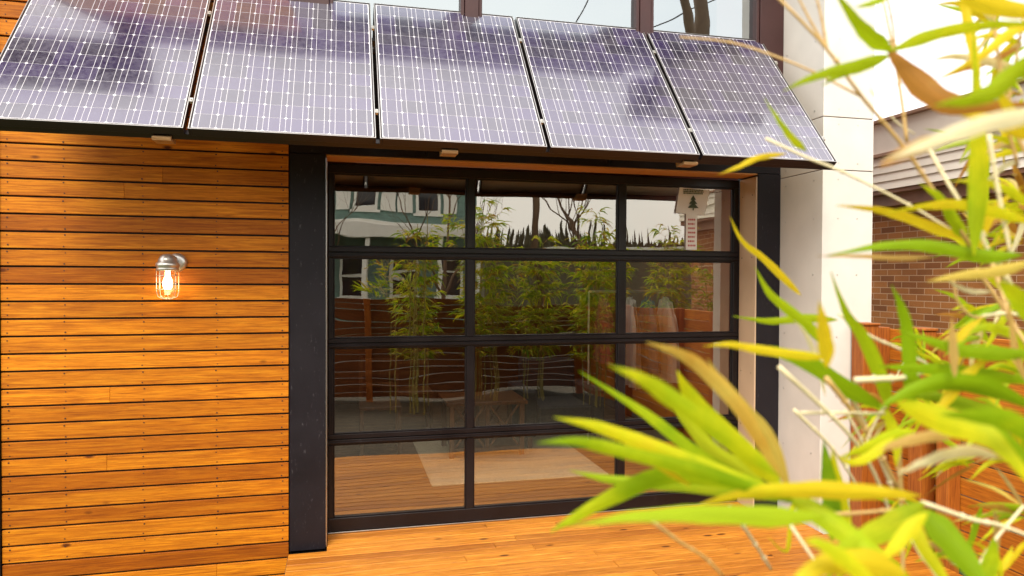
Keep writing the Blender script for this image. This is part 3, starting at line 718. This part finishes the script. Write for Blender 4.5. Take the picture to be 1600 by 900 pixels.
# ------------------------------------------------------------------ bamboo
def cr_spline(P, n):
    P = [Vector(p) for p in P]
    if len(P) == 2: return [P[0].lerp(P[1], i/n) for i in range(n+1)]
    Q = [P[0]*2-P[1]]+P+[P[-1]*2-P[-2]]; out = []; m = len(P)-1
    for i in range(n+1):
        t = i/n*m; k = min(int(t), m-1); t -= k; a, b, c, d_ = Q[k:k+4]
        out.append(.5*((2*b)+(c-a)*t+(2*a-5*b+4*c-d_)*t*t+(3*b-a-3*c+d_)*t**3))
    return out
def blade(mb, P, w, twist=0., fold=.16, view=None, n=14, mi=0, tint=None):
    """a lanceolate leaf blade of width w along the points P (base first)"""
    S = cr_spline(P, n); V = []; UV = []; tint = rnd() if tint is None else tint; ph = U(0, 6)
    for i, p in enumerate(S):
        t = i/n; tg = (S[min(i+1, n)]-S[max(i-1, 0)]).normalized()
        vd = (view if view is not None else (p-CAM)).normalized()
        sd = tg.cross(vd)
        sd = sd.normalized() if sd.length > 1e-4 else tg.orthogonal().normalized()
        nr = sd.cross(tg).normalized(); a = twist+.25*math.sin(ph+t*2.5); s2 = sd*math.cos(a)+nr*math.sin(a); n2 = s2.cross(tg)
        wd = w*.5*min(1, (t/.22)**.6 if t < .22 else 1)*(max(0, 1-((t-.22)/.78)**2.1) if t > .22 else 1)
        wd = max(wd, w*.02)*(1+.05*math.sin(t*23+ph))
        for j in (-1, -.5, 0, .5, 1):
            V.append(p+s2*wd*j+n2*(wd*fold*abs(j)*2+.0006*math.sin(t*31+j*3+ph))); UV.append((j*.5+.5+ph, t))
    fs = [(i*5+j, i*5+j+1, (i+1)*5+j+1, (i+1)*5+j) for i in range(n) for j in range(4)]
    mb.addmesh(V, fs, mi, tint, UV)
MATS = [leaf_g, leaf_y, leaf_t, leaf_o, leaf_d]; MI = {'G': 0, 'Y': 1, 'T': 2, 'O': 3, 'D': 4}
def plant(name_label, loc, leaves, twigs, culms):
    r = empty('bamboo', loc, label=name_label, cat='bamboo', group='bamboo plants in front of the deck')
    fo = MB()
    for L_ in leaves:
        c, d0, d1, w_, *pts = L_
        n_ = len(pts); P = [at(x, y, d0+(d1-d0)*i/(n_-1)) for i, (x, y) in enumerate(pts)]
        dm = (d0+d1)/2; tw = U(-.35, .35); blade(fo, P, w_*dm/F*.70/math.cos(tw), tw, U(.08, .2), None, 16, MI[c])
    if leaves: fo.build('foliage', MATS, r, True)
    tw_ = MB()
    for d0, d1, w_, mi, *pts in twigs:
        n_ = len(pts); P = [at(x, y, d0+(d1-d0)*i/(n_-1)) for i, (x, y) in enumerate(pts)]; S = cr_spline(P, 12)
        tw_.tube(S, [w_*.5*(d0+d1)/2/F*(1-.3*i/12) for i in range(13)], 6, mi)
        for k in (3, 6, 9): tw_.tube([S[k]-(S[k+1]-S[k])*.08, S[k], S[k]+(S[k+1]-S[k])*.08], [w_*.4*d0/F, w_*.75*d0/F, w_*.4*d0/F], 6, mi)
    if twigs: tw_.build('twig', [twig_m, twig_w], r, True)
    for (x, y, h, rr, lean) in culms:
        c = MB(); pts = []; rs = []; z = -.05; k = 0
        while z < h:
            f_ = z/h; bx, by = x+lean[0]*f_*f_, y+lean[1]*f_*f_; r1 = rr*(1-.55*max(f_, 0))
            pts += [(bx, by, z), (bx, by, z+.006), (bx, by, z+.012)]; rs += [r1, r1*1.3, r1]; z += .16+.02*math.sin(k*2.1); k += 1
        c.tube(pts, rs, 10); c.build('culm', culm_m, r, True)
    return r
def fans(seed, nodes, n, spread, mats, lo=70, hi=150):
    rs = random.Random(seed); out = []
    for (x, y, d, ang) in nodes:
        for k in range(n):
            a = rad(ang+rs.uniform(-spread, spread)); l = rs.uniform(lo, hi)*.62/d; dd = rs.uniform(-.06, .08)
            bx, by = x+rs.uniform(-10, 10), y+rs.uniform(-10, 10)
            ex, ey = bx+l*math.cos(a), by-l*math.sin(a); cx_, cy_ = (bx+ex)/2+rs.uniform(-8, 8), (by+ey)/2-rs.uniform(0, 16)
            out.append((rs.choice(mats), d, d+dd, rs.uniform(10, 21)*.62/d, (bx, by), (cx_, cy_), (ex, ey+rs.uniform(0, 14))))
    return out
A = [ # lower left spray
 ('G', .56, .50, 50, (1250, 785), (1150, 752), (1050, 742), (975, 768), (905, 805), (859, 832)),
 ('G', .50, .44, 34, (1255, 790), (1120, 745), (965, 704), (900, 690), (838, 692)),
 ('Y', .52, .47, 40, (1240, 780), (1100, 728), (996, 688), (930, 665), (865, 652)),
 ('G', .60, .56, 36, (1200, 775), (1143, 741), (1096, 713), (1007, 645), (905, 580)),
 ('Y', .58, .55, 48, (1225, 762), (1180, 718), (1110, 653), (1075, 612), (1057, 578)),
 ('Y', .46, .40, 44, (1220, 748), (1133, 681), (1040, 615), (1000, 590), (950, 570)),
 ('O', .55, .48, 36, (1225, 755), (1161, 643), (1100, 578), (1060, 552), (1010, 535)),
 ('O', .60, .56, 30, (1235, 770), (1205, 690), (1165, 640), (1130, 600), (1105, 560)),
 ('D', .66, .62, 34, (1210, 775), (1160, 735), (1110, 700), (1070, 655), (1045, 625)),
 ('D', .60, .55, 34, (1240, 782), (1140, 765), (1060, 757), (960, 750), (890, 735)),
 ('Y', .47, .50, 42, (1440, 775), (1320, 769), (1227, 768), (1150, 775), (1090, 790)),
 ('Y', .44, .40, 46, (1290, 808), (1200, 806), (1100, 802), (993, 806), (890, 822)),
 ('G', .50, .46, 50, (1230, 775), (1280, 803), (1340, 845), (1390, 885), (1450, 940)),
 ('D', .62, .60, 38, (1300, 845), (1299, 790), (1293, 735), (1287, 688)),
 ('G', .62, .60, 28, (1320, 870), (1318, 800), (1306, 740), (1300, 700)),
 ('Y', .50, .47, 52, (1445, 785), (1390, 822), (1340, 845), (1290, 870)),
 ('Y', .44, .42, 34, (1450, 800), (1420, 830), (1395, 858), (1372, 872)),
 ('Y', .40, .38, 60, (1420, 900), (1350, 880), (1280, 885), (1220, 930)),
 ('Y', .38, .37, 40, (1380, 930), (1330, 880), (1285, 850), (1255, 845)),
 ('G', .55, .52, 62, (1440, 795), (1480, 835), (1520, 890), (1560, 960)),
 ('Y', .55, .52, 30, (1425, 800), (1440, 850), (1475, 905), (1500, 960)),
 ('T', .60, .56, 26, (1420, 830), (1450, 870), (1475, 910), (1490, 960)),
 ('G', .58, .58, 34, (1530, 940), (1545, 890), (1552, 860), (1553, 838)),
 ('Y', .70, .68, 12, (1270, 800), (1240, 790), (1230, 860), (1200, 840)),
 ('O', .66, .64, 14, (1100, 745), (1050, 712), (990, 680), (960, 672)),
 ('Y', .52, .50, 14, (1080, 760), (1040, 735), (1000, 712), (960, 700)),
]
At = [(.62, .70, 7, 1, (1217, 573), (1320, 671), (1367, 741), (1400, 830)), (.6, .66, 6, 1, (1140, 790), (1180, 850), (1205, 890)),
      (.55, .58, 7, 0, (1225, 765), (1290, 800), (1360, 800), (1440, 790)), (.6, .62, 8, 1, (1440, 785), (1520, 812), (1560, 820), (1620, 842)),
      (.62, .6, 6, 1, (1235, 820), (1262, 860), (1290, 900)), (.6, .62, 6, 1, (1515, 910), (1550, 850), (1600, 790)),
      (.55, .58, 6, 0, (1020, 815), (1060, 845), (1100, 870), (1130, 900))]
A += fans(3, [(1440, 800, .85, 190), (1500, 880, .8, 120), (1560, 900, .7, 100), (1420, 900, .75, 160), (1340, 860, .9, 170)], 8, 62, 'GGYTYYG')
plant('bamboo with long green and tan leaves reaching left across the door\'s lower panes', (.62, .30, 0), A, At, [(.60, .33, 1.2, .008, (.02, .06)), (.68, .22, 1.35, .009, (.0, .10))])
B = [ # middle right
 ('G', .66, .62, 38, (1385, 641), (1330, 612), (1270, 572), (1215, 550), (1160, 543)),
 ('Y', .60, .56, 22, (1300, 560), (1250, 555), (1180, 545), (1140, 538), (1098, 541)),
 ('Y', .78, .76, 20, (1310, 500), (1260, 497), (1203, 502), (1145, 494)),
 ('Y', .85, .80, 17, (1252, 462), (1225, 435), (1193, 404), (1160, 377), (1140, 338)),
 ('Y', .72, .70, 24, (1285, 540), (1262, 508), (1225, 478), (1200, 455), (1179, 416)),
 ('Y', .50, .48, 34, (1292, 575), (1290, 540), (1286, 505), (1280, 470)),
 ('T', .72, .70, 12, (1290, 620), (1275, 560), (1258, 520), (1240, 500)),
 ('Y', .64, .60, 30, (1388, 640), (1378, 595), (1350, 530), (1322, 490), (1298, 425)),
 ('G', .62, .60, 30, (1424, 650), (1422, 580), (1418, 520), (1408, 480), (1393, 445)),
 ('G', .60, .56, 32, (1600, 398), (1540, 400), (1455, 384), (1378, 384), (1290, 400)),
 ('T', .62, .58, 12, (1460, 402), (1400, 403), (1340, 400), (1276, 400)),
 ('Y', .66, .62, 26, (1512, 374), (1470, 362), (1420, 342), (1370, 328), (1306, 321)),
 ('Y', .60, .56, 28, (1620, 350), (1560, 332), (1500, 320), (1450, 322), (1385, 332)),
 ('G', .64, .62, 28, (1512, 374), (1495, 350), (1471, 311), (1436, 286)),
 ('Y', .64, .62, 22, (1530, 385), (1540, 350), (1560, 320), (1600, 290)),
 ('G', .60, .58, 46, (1620, 640), (1544, 609), (1480, 598), (1424, 611), (1370, 640)),
 ('D', .66, .62, 34, (1610, 680), (1560, 650), (1500, 630), (1450, 618), (1410, 622)),
 ('G', .62, .58, 32, (1620, 598), (1550, 588), (1478, 578), (1420, 575), (1370, 572)),
 ('G', .60, .58, 32, (1620, 552), (1560, 553), (1500, 547), (1456, 533), (1400, 515)),
 ('G', .66, .64, 26, (1620, 540), (1580, 520), (1530, 512), (1470, 548)),
 ('Y', .46, .42, 62, (1400, 628), (1467, 655), (1522, 672), (1567, 700), (1640, 790)),
 ('T', .48, .46, 30, (1560, 715), (1508, 706), (1447, 722), (1400, 742)),
 ('T', .52, .50, 26, (1500, 680), (1450, 682), (1400, 694), (1375, 705)),
 ('G', .58, .55, 30, (1430, 672), (1390, 684), (1350, 702), (1310, 716)),
 ('Y', .55, .53, 22, (1400, 680), (1360, 712), (1330, 722), (1305, 712)),
 ('O', .58, .56, 26, (1620, 408), (1560, 424), (1500, 431), (1448, 440)),
 ('T', .66, .64, 12, (1550, 456), (1520, 456), (1495, 447), (1478, 435)),
 ('T', .58, .58, 18, (1492, 590), (1490, 550), (1488, 520), (1487, 495)),
 ('Y', .62, .62, 20, (1495, 535), (1512, 512), (1540, 494)),
 ('G', .56, .54, 46, (1640, 520), (1605, 485), (1580, 455), (1560, 440)),
 ('Y', .60, .60, 26, (1460, 650), (1500, 600), (1530, 570), (1550, 560)),
 ('O', .58, .56, 26, (1430, 640), (1470, 652), (1500, 662), (1540, 665)),
 ('G', .50, .48, 40, (1620, 740), (1570, 690), (1520, 665), (1470, 650)),
 ('G', .42, .40, 50, (1640, 700), (1580, 660), (1530, 650), (1470, 648)),
 ('G', .60, .60, 24, (1385, 640), (1400, 690), (1400, 730)),
 ('T', .6, .6, 14, (1620, 620), (1590, 560), (1580, 500), (1575, 470)),
]
Bt = [(.64, .66, 6, 1, (1250, 645), (1320, 645), (1385, 646)), (.64, .68, 9, 0, (1290, 590), (1330, 640), (1370, 700), (1404, 765)),
      (.66, .7, 7, 1, (1330, 620), (1350, 660), (1385, 740), (1400, 780)), (.7, .7, 5, 1, (1320, 640), (1345, 685), (1352, 710)),
      (.66, .66, 5, 1, (1385, 630), (1365, 665), (1350, 700)), (.7, .72, 9, 0, (1404, 690), (1408, 780), (1412, 920)),
      (.7, .66, 5, 1, (1196, 216), (1260, 246), (1316, 268), (1420, 320), (1484, 358)), (.68, .68, 7, 0, (1525, 420), (1560, 470), (1590, 520), (1620, 560)),
      (.66, .62, 8, 0, (1545, 395), (1560, 440), (1580, 500), (1610, 545)), (.66, .66, 6, 1, (1535, 494), (1580, 490), (1620, 505)),
      (.7, .7, 5, 1, (1310, 490), (1360, 525), (1405, 545), (1470, 580)), (.62, .62, 11, 1, (1335, 594), (1375, 592), (1410, 590), (1450, 580)),
      (.68, .68, 5, 0, (1490, 435), (1496, 470), (1520, 495), (1550, 492)), (.6, .6, 6, 1, (1530, 360), (1550, 400), (1600, 470)), (.74, .76, 6, 1, (1240, 640), (1300, 700), (1340, 760))]
B += fans(5, [(1580, 470, .85, 170), (1540, 520, .9, 200), (1600, 580, .8, 170), (1500, 600, .95, 160), (1570, 660, .8, 190), (1460, 640, 1.0, 170), (1600, 720, .75, 160),
    (1520, 720, .9, 150), (1590, 380, .9, 150), (1540, 400, 1.0, 120), (1600, 330, .85, 190), (1440, 560, 1.1, 140), (1600, 800, .8, 150), (1390, 650, .9, 200)], 9, 66, 'GGYYTGGYO')
plant('bamboo with bright green blades spreading in front of the brick wall', (.80, .28, 0), B, Bt, [(.86, .35, 1.75, .009, (.0, .1)), (.96, .26, 1.9, .009, (-.03, .12))])
Cc = [ # top right
 ('Y', .56, .52, 36, (1395, 82), (1365, 62), (1340, 36), (1300, -20)),
 ('O', .56, .52, 54, (1385, 74), (1440, 132), (1480, 160), (1540, 168), (1640, 160)),
 ('Y', .58, .55, 24, (1395, 86), (1360, 96), (1300, 112), (1260, 125), (1222, 143)),
 ('Y', .60, .57, 20, (1390, 88), (1350, 104), (1310, 118), (1284, 134)),
 ('Y', .55, .50, 30, (1390, 80), (1460, 54), (1540, 40), (1640, 36)),
 ('Y', .60, .56, 24, (1640, 20), (1580, 50), (1532, 88), (1462, 126)),
 ('O', .70, .68, 14, (1600, 70), (1550, 95), (1500, 110), (1464, 125)),
 ('Y', .48, .45, 46, (1480, -20), (1540, 6), (1600, 18), (1660, 20)),
 ('Y', .60, .60, 18, (1395, -14), (1368, 2), (1336, 12)),
 ('Y', .58, .56, 40, (1522, 400), (1528, 313), (1529, 240), (1527, 160), (1520, 40)),
 ('Y', .62, .60, 22, (1500, -20), (1515, 50), (1526, 110), (1528, 160)),
 ('T', .36, .34, 44, (1660, 170), (1540, 192), (1460, 220), (1380, 252)),
 ('O', .40, .38, 34, (1480, 215), (1440, 228), (1400, 245), (1372, 262)),
 ('Y', .40, .38, 54, (1660, 100), (1600, 110), (1540, 150), (1460, 165)),
 ('Y', .66, .64, 17, (1261, 236), (1240, 218), (1220, 192), (1194, 153)),
 ('Y', .72, .68, 14, (1230, 240), (1185, 246), (1155, 260), (1122, 273)),
 ('T', .66, .64, 22, (1620, 130), (1560, 100), (1500, 88), (1450, 94)),
 ('Y', .5, .48, 26, (1640, 240), (1600, 200), (1570, 160), (1550, 120)),
 ('G', .62, .6, 20, (1620, 330), (1580, 300), (1540, 285), (1480, 282)),
 ('Y', .52, .50, 34, (1660, 200), (1600, 205), (1550, 185), (1500, 180)),
]
Ct = [(.64, .60, 7, 0, (1527, 400), (1452, 288), (1408, 224), (1344, 148), (1292, 76), (1210, -10)), (.62, .62, 5, 0, (1292, 76), (1268, 36), (1244, -10)),
      (.62, .62, 5, 0, (1292, 76), (1284, 30), (1274, -10)), (.64, .68, 4, 0, (1344, 150), (1270, 112), (1200, 84), (1140, 66), (1062, 58)),
      (.64, .64, 6, 0, (1417, 222), (1405, 130), (1378, -10)), (.66, .64, 5, 0, (1417, 216), (1402, 110), (1395, 40), (1385, -10)),
      (.6, .6, 8, 0, (1620, 270), (1580, 190), (1560, 90), (1550, -10)), (.62, .6, 6, 0, (1590, 260), (1575, 180), (1590, 80), (1600, 20)),
      (.7, .7, 3, 1, (1360, 140), (1400, 190), (1430, 210)), (.64, .6, 7, 1, (1450, 230), (1490, 300), (1540, 370)), (.6, .6, 8, 1, (1545, 210), (1560, 300), (1580, 400))]
Cc += fans(9, [(1600, 60, .8, 190), (1560, 30, .9, 200), (1600, 240, .8, 160), (1590, 150, .85, 200), (1545, 210, .9, 230), (1600, 320, .9, 170)], 7, 62, 'YYYOTG')
plant('tall bamboo with yellow sunlit leaves crossing the sky and pilaster', (.85, .46, 0), Cc, Ct, [(.90, .44, 2.4, .010, (.02, .1)), (1.02, .52, 2.6, .010, (.04, -.05))])

# further bamboo plants beside the photographer (they fill the door reflections)
def wild_bamboo(x, y, h, n, seed, label):
    rs = random.Random(seed); r = empty('bamboo', (x, y, 0), label=label, cat='bamboo', group='bamboo plants reflected in the door')
    fo = MB(); tw = MB(); U_ = rs.uniform
    for k in range(n):
        cx, cy = x+U_(-.16, .16), y+U_(-.16, .16); hh = h*U_(.75, 1.05); ln = Vector((U_(-.3, .3), U_(-.3, .3), 0)); c = MB(); pts = []; rr = []
        z = -.05
        while z < hh:
            f_ = z/hh; p = Vector((cx, cy, z))+ln*f_*f_*.8; q = .008*(1-.6*max(0, f_)); pts += [p, p+Vector((0, 0, .006)), p+Vector((0, 0, .012))]; rr += [q, q*1.3, q]
            if z > hh*.25:
                for b_ in range(3):
                    a = U_(0, 6.28); d_ = Vector((math.cos(a), math.sin(a), U_(.3, .9))).normalized(); L_ = U_(.12, .34)
                    e = p+d_*L_; tw.tube([p, e], [.0016, .001], 4)
                    for l_ in range(7):
                        s0 = p.lerp(e, U_(.4, 1)); a2 = a+U_(-1.1, 1.1); dd = Vector((math.cos(a2), math.sin(a2), U_(-.5, .3))).normalized(); ll = U_(.11, .19)
                        blade(fo, [s0, s0+dd*ll*.5+Vector((0, 0, .01)), s0+dd*ll+Vector((0, 0, -.03))], U_(.015, .024), U_(-.8, .8), .15, Vector((0, .3, -1)), 5, rs.choice((0, 0, 4, 4, 1, 3)), U_(0, 1))
            z += .16
        c.tube(pts, rr, 8); c.build('culm', culm_m, r, True)
    fo.build('foliage', MATS, r, True); tw.build('twig', twig_m, r, True)
wild_bamboo(1.05, -.12, 2.25, 6, 1, 'bamboo clump reflected below the porch of the teal house')
wild_bamboo(1.95, -.05, 2.75, 9, 2, 'bamboo clump reflected left in the middle door panes')
wild_bamboo(2.65, -.10, 2.3, 8, 3, 'bamboo clump reflected at the centre of the middle door panes')
wild_bamboo(4.9, -.3, 2.3, 8, 6, 'bamboo clump reflected in the middle of the rightmost second-row pane')
wild_bamboo(5.35, .3, 2.2, 6, 7, 'bamboo clump reflected nearest the right edge of the rightmost second-row pane')
wild_bamboo(3.7, -.2, 2.1, 8, 5, 'bamboo clump reflected at the left of the right door panes')
wild_bamboo(3.25, .75, 2.5, 7, 4, 'bamboo clump reflected beside the side fence in the right door panes')
